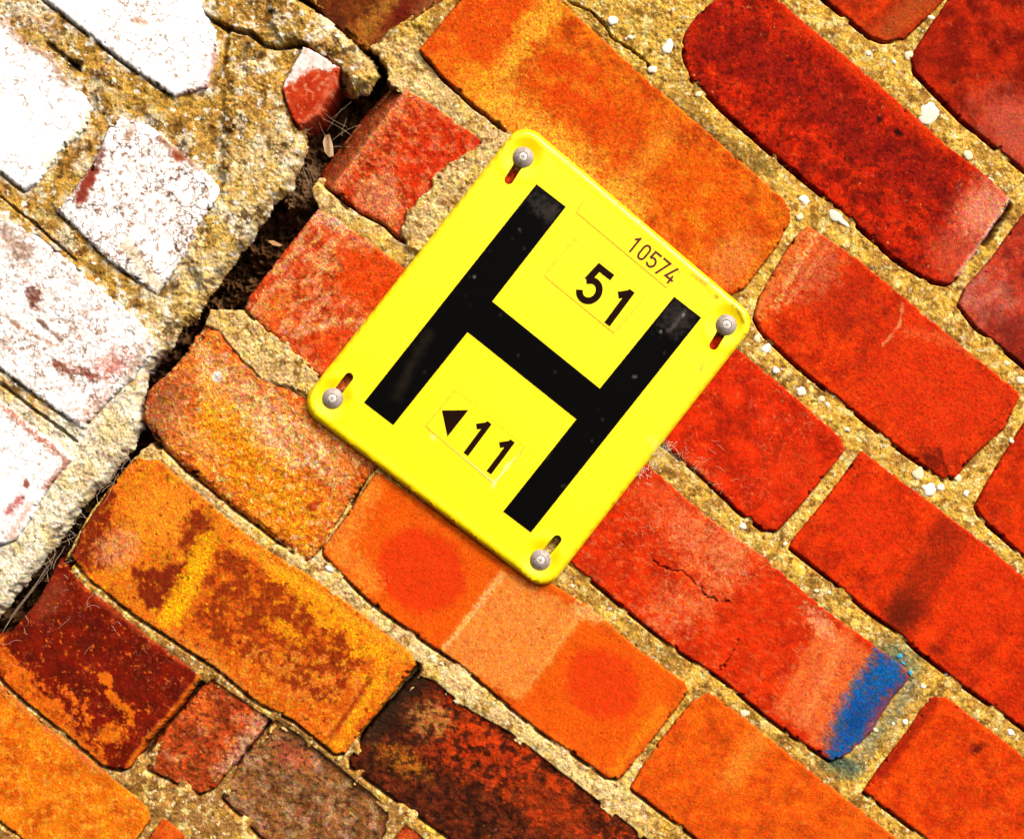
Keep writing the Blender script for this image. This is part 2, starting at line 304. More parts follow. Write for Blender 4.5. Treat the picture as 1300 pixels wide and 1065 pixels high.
# yellow and brown brick
brick([(172,582),(200,585),(272,646),(325,691),(388,729),(444,769),(493,809),(522,831),(526,843),(493,884),(456,928),(437,955),(425,956),(376,915),(325,889),(279,850),(217,809),(173,781),(112,733),(92,706),(106,672),(140,620)],
      (236,108,20), (244,128,18),
      [(('p', [(80,700),(130,610),(150,625),(140,660),(165,700),(112,728)]), (120,28,8), .95, 6, 12, 12, .25), (('e',150,695,30,22,-30), (240,150,90), .8, 10, 14, 8, .5),
       (('e',205,650,46,36,40), (245,132,28), .9, 12, 14, 12), (('e',250,672,20,24,0), (130,34,8), .95, 5, 10, 10, .25), (('p', [(168,722),(232,716),(246,690),(238,735),(202,778),(180,766)]), (120,28,8), .98, 4, 8, 10, .2), (('s', [(232,690),(246,712)], 5), (130,34,8), .9, 4, 6),
       (('s', [(262,690),(240,740),(215,785)], 14), (252,172,10), .9, 6, 8, 9, .4),
       (('p', [(272,694),(330,708),(400,775),(468,828),(484,880),(440,950),(380,915),(280,840),(222,800),(255,750)]), (206,84,12), .9, 12, 24, 22, .3), (('pn', [(272,694),(340,715),(430,790),(470,840),(420,900),(330,860),(240,790),(255,740)], 26, -.16), (138,40,8), .85, .2), (('pn', [(300,800),(430,830),(500,850),(430,955),(300,860)], 16, .08), (236,132,40), .8, .14, 0, 0, .4), (('pn', [(330,715),(520,830),(470,900),(400,800)], 18, .06), (252,152,14), .9, .1),
       (('s', [(345,722),(400,762),(480,825)], 9), (252,150,12), .85, 8, 18, 16, .8), (('n', 20, .34), (250,140,20), .5, .16), (('e',362,800,26,8,30), (250,150,14), .85, 5, 9, 8, .5), (('n', 11, .34), (250,150,20), .6, .1), (('n', 9, .42), (110,26,6), .7, .08),
       (('s', [(485,860),(450,910),(430,945)], 7), (250,160,16), .8, 5, 8, 8, .6), (('s', [(470,862),(420,935)], 2.5), (150,44,8), .8, 3, 4), (('e',270,850,60,12,40), (220,120,60), .5, 8, 10), (('s', [(300,690),(390,745),(520,835)], 5), (250,165,30), .6, 5, 6)],
      label='yellow and brown mottled brick at lower left', rough=.4, speck=.5)
brick([(532,856),(552,863),(600,902),(648,928),(702,970),(850,1085),(852,1098),(775,1190),(600,1085),(446,974),(445,962),(470,925)], (112,38,14), (78,26,10),
      [(('p', [(560,880),(640,930),(700,975),(640,1000),(540,960)]), (196,50,8), .85, 22, 26, 14, .8), (('pn', [(590,880),(700,960),(840,1080),(760,1120),(560,960)], 24, .0), (206,58,10), .75, .15), (('e',545,915,26,22,0), (200,130,60), .8, 10, 14, 10, .5), (('e',510,965,30,14,30), (214,120,24), .7, 10, 14), (('n', 12, .1), (40,14,8), .7, .15),
       (('s', [(470,925),(525,858)], 18), (46,28,18), .75, 12, 12, 8), (('e',700,1030,60,30,38), (170,50,10), .6, 20, 20)], z=-3, rough=.7,
      speck=.5, grainy=(20, 1.5, .6), label='soot dark brick at the bottom edge below the two disc brick')
# bottom left
brick([(76,712),(105,745),(149,777),(192,814),(240,848),(252,860),(223,900),(183,942),(166,972),(155,977),(130,970),(84,930),(37,893),(0,859),(-45,826),(-45,818),(8,812),(48,765)],
      (124,20,3), (108,16,3),
      [(('p', [(-10,800),(15,830),(60,880),(100,930),(140,965),(120,980),(0,880)]), (238,110,14), .85, 8, 22, 16, .7), (('pn', [(95,838),(140,850),(180,900),(172,935),(140,900)], 15, -.12), (240,112,14), .9, .11), (('e',142,932,20,13,-20), (242,120,16), .9, 5, 14, 9, .3), (('pn', [(-10,810),(60,860),(110,870),(140,960),(60,910),(0,870)], 16, .02), (238,104,14), .9, .11),
       (('s', [(252,860),(223,900),(183,942),(160,976)], 4), (236,110,16), .8, 3, 4), (('s', [(100,742),(192,812),(240,846)], 3), (196,80,30), .6, 4, 5), (('s', [(130,972),(84,932),(37,895)], 5), (236,120,20), .8, 4, 6), (('n', 8, .42), (226,100,16), .8, .06), (('v', 30, .03), (230,150,110), .35, 0),(('e',60,760,30,18,-50), (150,60,34), .6, 10, 10)],
      label='dark red brick with flame orange patches in the bottom left corner', rough=.4)
brick([(270,861),(328,902),(338,908),(336,920),(300,965),(272,1000),(254,1008),(187,976),(198,942),(257,874)], (190,72,24), (160,52,16),
      [(('n', 16, .25), (226,156,104), .5, .2), (('s', [(335,910),(290,975)], 12), (230,190,150), .65, 10, 12, 7, .6), (('e',250,900,20,26,-40), (226,96,30), .7, 12, 12), (('n', 7, .3), (80,24,14), .7, .12)], z=-3, rough=.7,
      speck=.5, grainy=(20, 1.5, .6), label='small pinkish grey brick end at the bottom edge')
brick([(350,913),(380,932),(430,972),(500,1030),(500,1042),(430,1135),(330,1062),(282,1012),(305,968)], (158,94,48), (124,70,34),
      [(('n', 18, .15), (206,164,124), .5, .25), (('e',370,960,24,12,30), (196,84,50), .7, 10, 12), (('n', 8, .3), (60,30,20), .7, .12)], z=-4, rough=.7, speck=.5, grainy=(20, 1.5, .6), label='grey stained brick at the bottom edge')
brick([(-80,805),(0,868),(31,899),(84,942),(124,974),(188,1026),(190,1040),(120,1135),(-150,925)], (245,124,14), (240,100,10), [(('n', 12, .2), (252,165,50), .6, .2), (('s', [(0,872),(124,978)], 5), (200,110,60), .6, 5, 6)], z=-1, label='plain orange brick cut by the bottom left corner')
brick([(207,1040),(400,1190),(330,1290),(135,1140)], (230,90,20), (200,60,10), z=-1)
brick([(516,1046),(690,1180),(620,1280),(440,1140)], (210,80,30), (170,50,16), z=-2)
# brick set back in the top of the gap
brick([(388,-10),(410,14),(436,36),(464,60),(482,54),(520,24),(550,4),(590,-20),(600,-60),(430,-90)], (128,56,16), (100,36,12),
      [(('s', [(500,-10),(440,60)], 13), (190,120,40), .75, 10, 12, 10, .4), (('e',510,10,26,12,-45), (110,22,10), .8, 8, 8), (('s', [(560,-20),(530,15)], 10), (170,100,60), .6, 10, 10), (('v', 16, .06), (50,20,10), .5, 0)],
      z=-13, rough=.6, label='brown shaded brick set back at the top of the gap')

# ------------------------------------------------------------------ bricks of the white wall
WP = [((('n', 30, .30)), (150,92,50), .55, .10)]
def wl(*extra): return [(('v', 30, .05), (118,74,42), .6, 0, 0, 0, .9), (('n', 7, .62), (180,110,70), .7, .06)] + list(extra)
def wbrick(poly, extra, **k):
    brick(poly, (255,254,250), (250,248,240), wl(*extra), z=k.pop('z', 1.5), mott=(40, .4), bev=(4, 1.0), rough=k.pop('rough', .32), wob=1.5, wall='w', pale=0, **k)
wbrick([(20,-35),(62,3),(102,34),(149,71),(192,102),(222,121),(243,116),(263,110),(274,72),(273,40),(258,20),(252,-5),(235,-60),(100,-130)],
       [(('e',178,28,8,4,20), (190,130,90), .7, 3, 4), (('s', [(274,60),(266,110),(225,124)], 2), (150,60,40), .6, 4, 5)], label='white painted brick topmost of the painted wall')
wbrick([(0,20),(31,55),(65,71),(87,105),(108,124),(115,138),(108,162),(71,199),(48,231),(31,241),(0,217),(-100,140),(-55,-30)],
       [(('s', [(0,20),(31,55),(65,71),(87,105)], 7), (140,96,60), .75, 5, 9, 7, .6), (('s', [(113,140),(106,162),(60,212)], 3), (236,226,180), .8, 3, 2)], label='clean white painted brick end at the left edge')
wbrick([(152,149),(186,158),(217,183),(257,217),(279,240),(273,258),(250,285),(232,325),(215,350),(198,372),(170,352),(139,330),(102,294),(74,268),(93,246),(122,204),(138,166)],
       [(('v', 22, .075), (104,58,34), .8, 0, 0, 0, .9), (('v', 34, .07), (80,44,28), .85, 0, 0, 0, .6), (('s', [(118,218),(103,252)], 7), (128,30,14), .9, 4, 6), (('s', [(130,190),(122,215)], 5), (96,34,20), .8, 5, 8, 6, .5), (('e',225,198,9,5,30), (150,44,20), .9, 3, 4), (('s', [(205,178),(250,212)], 4), (130,76,40), .7, 4, 7, 6), (('e',165,170,5,10,20), (150,100,60), .6, 4, 5), (('n', 9, .38), (150,96,60), .7, .08), (('s',[(160,310),(200,365)],8),(236,214,170),.6,6,8)],
       label='white painted brick with flaking paint and a bare red patch')
wbrick([(0,274),(40,298),(74,322),(124,366),(167,400),(192,427),(196,441),(167,480),(136,508),(106,543),(62,512),(0,466),(-120,370),(-70,215)],
       [(('v', 18, .10), (120,72,44), .7, 0, 0, 0, .9), (('n', 22, .34), (196,160,140), .6, .12, 0, 0, .6), (('e',44,376,10,13,0), (92,40,24), .9, 4, 8, 8, .4), (('s', [(70,460),(88,472),(104,470),(120,482)], 5), (110,50,30), .85, 3, 8, 7, .5), (('e',140,464,24,14,-20), (170,70,50), .6, 10, 18, 8, 1.0), (('e',120,520,16,10,-50), (190,120,90), .6, 8, 14, 7, .9), (('e',20,310,34,14,60), (140,100,70), .6, 9, 14, 8, .7), (('s', [(0,398),(40,425),(75,440)], 1.5), (150,96,60), .7, 2, 5), (('s', [(48,405),(78,432)], 2), (90,54,34), .7, 2, 4), (('n', 7, .4), (176,110,80), .6, .08), (('s',[(190,430),(165,480)],4),(150,110,70),.5,5,8)],
       rough=.9, label='white painted brick with a dark pit and scabby cracks')
wbrick([(0,511),(37,540),(80,572),(91,584),(65,612),(45,642),(40,655),(20,683),(0,690),(-100,610),(-80,450)],
       [(('s', [(5,515),(50,556),(85,585),(60,618)], 4), (150,66,36), .75, 4, 8, 7, .6), (('s', [(28,630),(12,650)], 4), (170,50,40), .7, 4, 7, 6), (('e',34,616,4,6,0), (120,40,30), .8, 2, 3), (('s', [(40,640),(15,680)], 4), (190,120,90), .6, 5, 9, 7, .6)], label='white painted brick lowest at the left edge')
brick([(387,62),(412,76),(429,88),(423,114),(405,146),(382,162),(372,150),(360,115),(366,100)], (208,70,30), (180,46,16),
      [(('p', [(380,55),(432,85),(420,92),(398,88),(378,104),(362,112),(362,90)]), (252,246,238), .95, 3, 6, 7), (('n', 8, .25), (240,170,130), .6, .12), (('s', [(425,100),(404,146),(384,162)], 3), (220,130,100), .5, 4, 5)],
      z=4.5, rough=.5, wall='w', label='small broken red brick with white paint on its upper corner, beside the gap')

def build_brick(i, b):
    P = b['poly']; xs = [p[0] for p in P]; ys = [p[1] for p in P]
    pit = 1.3
    x0, x1 = max(min(xs) - 6, -330), min(max(xs) + 6, 1640); y0, y1 = max(min(ys) - 6, -330), min(max(ys) + 6, 1330)
    X, Y = np.meshgrid(np.arange(x0, x1, pit), np.arange(y0, y1, pit))
    d = sd_poly(X, Y, P)
    k = i * 1.37 + 2
    d = d + .9 + b['wob'] * (.9 * fbm(X, Y, 14, 3, k) + .9 * fbm(X, Y, 4.5, 2, k + 7)) - 11.0 * b['wob'] * np.clip(fbm(X, Y, 15, 4, k + 17, .68) - .28, 0, 1)
    bw, bd = b['bev']
    e = np.clip(d / bw, 0, 1)
    n1 = fbm(X, Y, 34, 4, k + 1); n2 = fbm(X, Y, 6, 4, k + 2, .7)
    H = b['z'] + 0.5 * b['rough'] / .35 * n1 + b['rough'] * 0.75 * n2 - np.clip(n2 - .38, 0, 1) * 2.2
    H -= bd * (1 - e) ** 2
    H -= np.clip(-d, 0, 2) * 2.2 + np.clip(-d - 2, 0, 9) * 5.0
    if b['grainy']:
        ga, gs, gh = b['grainy']; st = streak(X, Y, 9, ga, gs, 5, k + 11); H += gh * st
        C0_ = np.clip(st, -.6, .6)[..., None]
    else: C0_ = 0
    for (sx0, sy0, sx1, sy1, sl) in b['sides']:
        L = math.hypot(sx1 - sx0, sy1 - sy0)
        s = ((X - sx0) * (sy1 - sy0) - (Y - sy0) * (sx1 - sx0)) / L      # sign chosen so that left of the line is positive
        s = -s if s[np.unravel_index(np.argmax(d), d.shape)] > 0 else s
        H -= np.clip(s + 1.2 * n2, 0, 60) * sl
    base = np.asarray(b['base'], float); c2 = np.asarray(b['c2'], float) * (.86 if b['wall'] == 'r' else 1)
    ms, ma = b['mott']
    t = np.clip(.45 + 1.5 * fbm(X, Y, ms, 5, k + 3, .68)[..., None] - .8 * C0_, 0, 1)
    C = base * (1 - t) + c2 * t
    # pale dusty bloom and small dark pits that fired clay has
    if b['pale']:
        pm = sst(.18, .6, fbm(X, Y, 22, 5, k + 4, .75)) * b['pale']
        C = C * (1 - pm[..., None]) + (C * .45 + np.array([250, 150, 90]) * .55) * pm[..., None]
    if b['wall'] == 'r':
        big = sst(-.2, .5, fbm(X, Y, 50, 3, k + 15))
        sp = sst(.30, .62, fbm(X, Y, 7.5, 5, k + 5, .8)) * b['speck'] * (.5 + big); C = C * (1 - sp[..., None] * .75)
        sp = sst(.34, .66, fbm(X, Y, 8.5, 5, k + 6, .8)) * b['speck'] * (1.5 - big) * .8; sp = np.clip(sp, 0, 1); C = C * (1 - sp[..., None]) + np.array([250, 176, 110]) * sp[..., None]
        C = C * (1 + .16 * b['speck'] / .35 * fbm(X, Y, 24, 5, k + 9, .8))[..., None]
        pass
    C = paint(X, Y, C, b['layers'], k)
    if b['wall'] == 'r':
        g_ = np.random.default_rng(i); q = .10 + .22 * b['speck']
        C = C * np.stack([g_.normal(1, q * .45, X.shape), g_.normal(1, q, X.shape), g_.normal(1, q * 1.2, X.shape)], -1) * g_.normal(1, q * .35, X.shape)[..., None] + np.array([0, 4, 2])
    for c in b['cracks']:
        cd = shape_d(X + 3.5 * fbm(X, Y, 8, 3, k + 8), Y + 3.5 * fbm(X, Y, 8, 3, k + 18), ('s', c, 0)) + .5 * fbm(X, Y, 14, 2, k + 28)
        m = 1 - sst(.05, .95, cd); H -= m * 1.6; C = C * (1 - .45 * m[..., None])
    mask = (d > -4)
    Cl = lin(C) / GAIN
    mat = M_PAINT if (b['wall'] == 'w' and b['base'][1] > 200) else M_BRICK
    if b['wall'] == 'w' and mat is M_PAINT: Cl = np.clip(Cl * 1.2, 0, .74) * (1 + .22 * fbm(X, Y, 26, 5, k + 30, .75))[..., None]
    return relief('brick', X, Y, H, Cl, mask, mat, red_wall if b['wall'] == 'r' else white_wall, 45, b['label'])
for i, b in enumerate(B): build_brick(i, b)

# ------------------------------------------------------------------ mortar
PITCH = 1.3
MX, MY = np.meshgrid(np.arange(-110, 1411, PITCH), np.arange(-110, 1176, PITCH))
DBR = np.full(MX.shape, -1e3); DB = np.full(MX.shape, -1e3)                      # distance into the nearest brick
for b in B:
    P = b['poly']; xs = [p[0] for p in P]; ys = [p[1] for p in P]
    j0, j1 = np.searchsorted(MX[0], [min(xs) - 45, max(xs) + 45]); i0, i1 = np.searchsorted(MY[:, 0], [min(ys) - 45, max(ys) + 45])
    if j1 - j0 < 2 or i1 - i0 < 2: continue
    s = np.s_[i0:i1, j0:j1]; q = sd_poly(MX[s], MY[s], P); DB[s] = np.maximum(DB[s], q)
    if b['wall'] == 'r': DBR[s] = np.maximum(DBR[s], q)
LEFT_EDGE = [(330,-120),(338,-20),(392,8),(418,26),(444,52),(470,76),(479,95),(463,116),(447,120),(436,100),(428,90),(420,118),(404,148),(384,164),(386,192),(367,235),(342,263),(320,300),(300,320),(263,373),(248,402),(223,416),(214,438),(186,469),(177,512),(178,543),(161,571),(133,611),(98,647),(62,698),(31,735),(0,775),(-120,930)]
RIGHT_EDGE = [(-120,960),(0,808),(40,760),(78,712),(90,690),(130,615),(165,578),(198,556),(182,531),(188,498),(223,466),(257,414),(266,391),(313,392),(318,378),(354,330),(404,268),(392,240),(410,215),(424,192),(493,106),(480,96),(484,84)]
VOID = LEFT_EDGE[6:] + RIGHT_EDGE
LEFTP = LEFT_EDGE + [(-300,930),(-300,-200),(330,-200)]
dl = sd_poly(MX, MY, LEFTP) - 1.0 + 4.5 * fbm(MX, MY, 26, 4, 40) + 1.6 * fbm(MX, MY, 7, 2, 41)
dv = sd_poly(MX, MY, VOID) + 1.5 * fbm(MX, MY, 10, 3, 42)
lump1 = fbm(MX, MY, 46, 4, 50); lump2 = fbm(MX, MY, 11, 4, 51, .65); lump3 = fbm(MX, MY, 4, 2, 52)
out = np.clip(-DB, 0, 60)
# grooves under the lower edge of each brick, where mortar has shrunk away
def shift(A, dx, dy):
    r = np.roll(np.roll(A, -int(round(dy / PITCH)), 0), -int(round(dx / PITCH)), 1); return r
near_up = np.maximum(shift(DB, 3.1, -4.0), shift(DB, 1.9, -2.4))
groove = sst(-1.5, 1.5, near_up) * sst(-.18, .15, fbm(MX, MY, 40, 3, 53) + .12)
def mortar_rgb(X, Y, left):
    if left:
        C = np.broadcast_to(np.array([178, 134, 62.]), X.shape + (3,)).copy()
        L = [(('n', 30, .08), (206,156,70), .7, .2), (('n', 22, .22), (104,66,22), .75, .18), (('p', [(300,190),(400,180),(330,330),(210,470),(120,480),(180,400),(250,300)]), (226,198,140), .8, 24, 26), (('p', [(-50,480),(60,520),(130,490),(190,440),(215,470),(175,590),(100,660),(0,790),(-60,800)]), (244,226,190), .93, 18, 16),
             (('e',345,210,34,60,20), (226,196,140), .7, 22, 24, 14), (('e',250,350,60,34,-50), (224,190,120), .7, 22, 20), (('e',270,250,26,40,20), (224,176,70), .6, 16, 18), (('e',60,40,50,24,40), (196,160,120), .7, 16, 20), (('s', [(110,90),(150,125),(200,165)], 9), (216,170,84), .7, 8, 10),
             (('s', [(394,14),(440,50),(470,84)], 12), (226,198,140), .8, 9, 14, 10, .5), (('e',365,40,16,26,-40), (120,86,34), .7, 10, 12), (('e',180,135,14,8,40), (90,66,30), .7, 8, 10),
             (('n', 34, .14), (242,226,190), .8, .12, 0, 0, .5), (('n', 30, .30), (58,38,16), .75, .12, 0, 0, .5), (('n', 60, .1), (196,150,56), .6, .2), (('s', [(62,5),(150,74),(222,124)], 2.5), (36,24,12), .8, 3, 4), (('s', [(60,55),(100,85),(150,110)], 3), (60,40,18), .7, 4, 8), (('e',95,80,9,6,20), (30,20,10), .9, 3, 5), (('s', [(80,215),(115,175)], 6), (160,110,50), .6, 6, 8),
             (('n', 12, .34), (252,244,226), .85, .1), (('n', 10, .42), (74,48,20), .7, .12), (('p', [(-50,490),(60,530),(130,500),(180,470),(175,590),(100,660),(0,790),(-60,800)]), (242,222,184), .5, 14, 12)]
    else:
        C = np.broadcast_to(np.array([220, 168, 66.]), X.shape + (3,)).copy()
        L = [(('n', 44, .06), (156,112,50), .85, .18, 0, 0, .4), (('n', 30, .25), (236,190,90), .7, .15), (('p', [(380,640),(560,780),(700,880),(860,1000),(760,1100),(330,760)]), (236,198,138), .85, 36, 20),
             (('p', [(300,330),(420,420),(480,540),(300,700),(160,560),(230,400)]), (216,176,114), .9, 30, 20), (('p', [(440,30),(560,60),(680,180),(560,330),(380,260)]), (212,176,118), .9, 24, 20),
             (('p', [(-100,700),(200,760),(540,1000),(500,1200),(-100,1100)]), (150,104,56), .8, 30, 20), (('e',800,40,110,60,40), (206,164,70), .6, 30, 20), (('e',1010,640,30,20,0), (222,178,90), .6, 18, 14),
             (('n', 26, .2), (226,180,70), .6, .2), (('n', 20, .24), (122,80,26), .7, .14, 0, 0, .5), (('n', 15, .26), (250,222,140), .75, .14), (('n', 9, .44), (90,56,18), .7, .12), (('n', 8, .40), (254,238,190), .8, .1),
             (('e',1142,838,26,18,40), (84,104,88), .8, 14, 8, 9, .4), (('s', [(1158,872),(1122,925),(1085,970)], 9), (120,122,98), .7, 10, 8, 9, .4), (('e',1068,972,24,11,20), (50,76,70), .8, 8, 8),
             (('s', [(850,130),(930,190),(975,215)], 9), (110,84,34), .7, 8, 10, 8, .5), (('s', [(1075,240),(1150,80)], 3), (150,120,50), .3, 8, 8)]
    C = paint(X, Y, C, L, 60 + left * 9); g_ = np.random.default_rng(77 + left)
    return C * g_.normal(1, .13, X.shape)[..., None] * (1 + (.28 if left else .18) * fbm(X, Y, 13, 5, 33 + left, .85))[..., None] * np.stack([g_.normal(1, .05, X.shape), g_.normal(1, .06, X.shape), g_.normal(1, .12, X.shape)], -1)
# ---- right wall
HR = -1.1 + 1.0 * lump1 + .7 * lump2 + .28 * lump3 - .5 * np.clip(1 - np.abs(out - 0) / 5, 0, 1)
def raise_to(H, poly, h, soft, amp, off):
    d = sd_poly(MX, MY, poly) + amp * fbm(MX, MY, 16, 4, off); m = sst(-soft, soft, d)
    return H * (1 - m) + (h + .8 * lump1 + 1.0 * lump2 + .5 * lump3) * m, d
HR -= groove * 13 * (1 + .6 * lump2)
SMEARS = [([(613,176),(640,160),(664,186),(560,330),(520,318),(506,292),(514,272),(556,224),(568,204),(600,188)], 2.2), ([(264,392),(300,394),(352,425),(405,474),(394,503),(360,488),(334,486),(298,448),(280,424),(260,414)], .6),
          ([(404,700),(440,735),(450,760),(430,765),(390,722)], -1.2), ([(860,862),(890,868),(905,880),(885,892),(872,888)], -1.0), ([(716,0),(760,-20),(880,0),(872,40),(868,70),(880,100),(870,110),(840,100),(800,70),(760,40)], -.5)]
keep = np.zeros(MX.shape, bool)
for n, (p, h) in enumerate(SMEARS):
    HR, ds = raise_to(HR, p, h, 3.5, 6, 70 + n); keep |= ds > -4
# joint material at top of the gap
HR, _ = raise_to(HR, [(466,62),(490,42),(524,26),(540,44),(534,66),(560,98),(520,112),(498,102),(482,92)], -3, 5, 6, 80)
rub = [(340,232),(390,196),(420,230),(404,262),(360,262)]
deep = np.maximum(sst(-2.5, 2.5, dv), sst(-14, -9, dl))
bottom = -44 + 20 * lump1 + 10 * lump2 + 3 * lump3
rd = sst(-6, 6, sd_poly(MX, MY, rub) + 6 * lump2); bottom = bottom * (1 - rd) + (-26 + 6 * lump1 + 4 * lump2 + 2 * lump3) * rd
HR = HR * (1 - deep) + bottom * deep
# dark open joints: beside the pink brick end, beside the long dark red brick, under the yellow brick
for (p, wd, dp) in [([(1279,262),(1262,290),(1250,306)], 6, 14), ([(256,872),(225,905),(180,955)], 7, 16), ([(338,918),(300,968)], 7, 18), ([(526,850),(500,890),(462,938)], 9, 16), ([(460,612),(446,640)], 2.5, 10), ([(196,552),(235,597),(300,645),(360,692)], 3.5, 11), ([(184,500),(182,535),(200,565)], 6, 30), ([(222,440),(190,500)], 6, 30), ([(100,700),(60,745),(0,812)], 6, 30), ([(560,96),(640,166)], 3, 7), ([(440,262),(424,244)], 4, 6),
                    ([(722,2),(752,16),(770,35),(776,48),(800,62),(822,80),(826,92)], 1.6, 6)]:
    g = 1 - sst(wd * .4, wd * 1.2, shape_d(MX, MY, ('s', p, 0)) + 2 * lump2); HR -= g * dp
CR = mortar_rgb(MX, MY, 0)
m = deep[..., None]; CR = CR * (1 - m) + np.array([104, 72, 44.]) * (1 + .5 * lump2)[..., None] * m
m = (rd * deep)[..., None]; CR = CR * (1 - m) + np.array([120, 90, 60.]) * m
maskR = ((DBR < 7) | keep) & (dl < 60)
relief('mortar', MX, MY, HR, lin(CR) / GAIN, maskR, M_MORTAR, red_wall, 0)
# ---- left wall
HL = -1.0 + 1.5 * lump1 + 1.0 * lump2 + .4 * lump3 - groove * 7
HL, _ = raise_to(HL, [(342,-10),(392,4),(420,26),(444,52),(470,76),(478,96),(462,114),(440,100),(400,64),(384,58),(352,46)], 2.5, 6, 6, 85)
HL, _ = raise_to(HL, [(290,110),(340,66),(356,108),(378,164),(386,192),(367,235),(320,300),(262,370),(240,330),(280,240)], 3, 12, 10, 86)
for (p, wd, dp) in [([(250,12),(270,26),(288,36),(318,42),(334,56),(348,60),(384,58),(428,88)], 3.6, 14), ([(290,36),(284,80),(268,112)], 3.2, 5), ([(0,250),(40,282),(95,330)], 2, 5), ([(45,300),(100,345)], 2.2, 5), ([(0,488),(40,518),(96,560)], 2.2, 7), ([(60,55),(100,88)], 3, 4), ([(200,372),(214,352)], 2, 4)]:
    g = 1 - sst(wd * .3, wd * 1.2, shape_d(MX, MY, ('s', p, 0)) + 1.8 * lump2); HL -= g * dp
HL -= (1 - sst(0, 9, dl)) ** 2 * 5
HL -= np.clip(-dl, 0, 20) * 1.3
CL = mortar_rgb(MX, MY, 1)
sm = sst(16, 1, out) * sst(-.05, .3, fbm(MX, MY, 22, 5, 55, .7)) * sst(-10, 5, 300 - MX + 0 * MY); sm = (sm * .85)[..., None]
CL = CL * (1 - sm) + np.array([250, 244, 230.]) * sm
maskL = (DB < 7) & (dl > -4.5)
relief('mortar', MX, MY, HL, lin(CL) / GAIN, maskL, M_MORTAR, white_wall, 110, under=(-66, -46), skirt_shade=lin((58, 34, 18)) / GAIN)  # lower rim of the skirt painted dark to stand for shade in the gap

# ------------------------------------------------------------------ the walls go on beyond the picture
def beyond():
    r = np.random.default_rng(5); e = np.array([CT, ST]); n = np.array([ST, -CT])
    old = [np.array(b['poly'], float) for b in B]
    for row in range(-9, 10):
        for c in range(-5, 6):
            o = np.array([1014., 466.]) + n * (row * 150) + e * (c * 440 + (row % 2) * 220)
            q = [o, o + e * 412, o + e * 412 + n * 126, o + n * 126]; cx, cy = np.mean(q, 0)
            if not (-470 < cx < 1770 and -430 < cy < 1500): continue
            px = np.array([o + e * u * 412 + n * v * 126 for u in np.linspace(0, 1, 13) for v in np.linspace(0, 1, 5)])
            if np.any((px[:, 0] > -30) & (px[:, 0] < 1330) & (px[:, 1] > -30) & (px[:, 1] < 1095)): continue
            if any(np.max(sd_poly(px[:, 0], px[:, 1], [tuple(t) for t in p])) > -12 for p in old): continue
            left = sd_poly(np.array([cx]), np.array([cy]), [(380,-900),(340,-100),(330,0),(0,780),(-120,930),(-500,1500),(-1500,1500),(-1500,-900)])[0] > 0
            X, Y = np.meshgrid(np.arange(min(p[0] for p in q) - 6, max(p[0] for p in q) + 6, 4.), np.arange(min(p[1] for p in q) - 6, max(p[1] for p in q) + 6, 4.))
            d = sd_poly(X, Y, rounded([tuple(p) for p in q], 9, 3)) + 1.5 * fbm(X, Y, 16, 2, row + c); H = .5 * fbm(X, Y, 20, 4, c) - np.clip(-d, 0, 9) * 3
            t = np.clip(.5 + fbm(X, Y, 60, 4, row * 3 + c), 0, 1)[..., None]
            a_, b_ = ((252,250,244), (226,206,180)) if left else (((232,66,10), (196,40,8)) if cx > 700 else ((240,110,16), (190,60,14)))
            relief('brick', X, Y, H, lin(np.array(a_) * (1 - t) + np.array(b_) * t) / GAIN, d > -6, M_PAINT if left else M_BRICK, white_wall if left else red_wall, 45)
    X, Y = np.meshgrid(np.arange(-500, 1801, 7.), np.arange(-500, 1566, 7.))
    mask = ~((X > -96) & (X < 1396) & (Y > -96) & (Y < 1160))
    for p in old: mask &= sd_poly(X, Y, [tuple(t) for t in p]) < 8
    H = -2.6 + 1.2 * fbm(X, Y, 40, 4, 3); t = np.clip(.5 + fbm(X, Y, 50, 4, 9), 0, 1)[..., None]
    relief('mortar', X, Y, H, lin(np.array((220,168,66)) * (1 - t) + np.array((180,130,60)) * t) / GAIN, mask, M_MORTAR, red_wall, 30)

# ------------------------------------------------------------------ pale stones in the joints
def blob(cx, cy, rx, ry, an, z, hgt, seed, n=18):
    r = np.random.default_rng(seed); a = math.radians(an); V = []; F = []
    jit = 1 + .22 * np.interp(np.arange(n) / n, np.linspace(0, 1, 8), np.concatenate([q := r.normal(size=7), q[:1]])) + .05 * r.normal(size=n)
    for k, (f, zz) in enumerate(((1.0, -2.2), (1.0, -.1), (.86, .35), (.5, .6))):
        for j in range(n):
            t = 2 * math.pi * j / n; x = rx * f * jit[j] * math.cos(t); y = ry * f * jit[j] * math.sin(t)
            V.append((cx + x * math.cos(a) - y * math.sin(a), cy + x * math.sin(a) + y * math.cos(a), z + zz * hgt + .05 * r.normal()))
    V.append((cx, cy, z + hgt * .7))
    for k in range(3):
        for j in range(n): F.append((k * n + j, (k + 1) * n + j, (k + 1) * n + (j + 1) % n, k * n + (j + 1) % n))
    for j in range(n): F.append((3 * n + j, 4 * n, 3 * n + (j + 1) % n))
    return V, F
def h_at(px, py):
    j = int(np.clip(round((px - MX[0, 0]) / PITCH), 0, MX.shape[1] - 1)); i = int(np.clip(round((py - MY[0, 0]) / PITCH), 0, MX.shape[0] - 1))
    return i, j
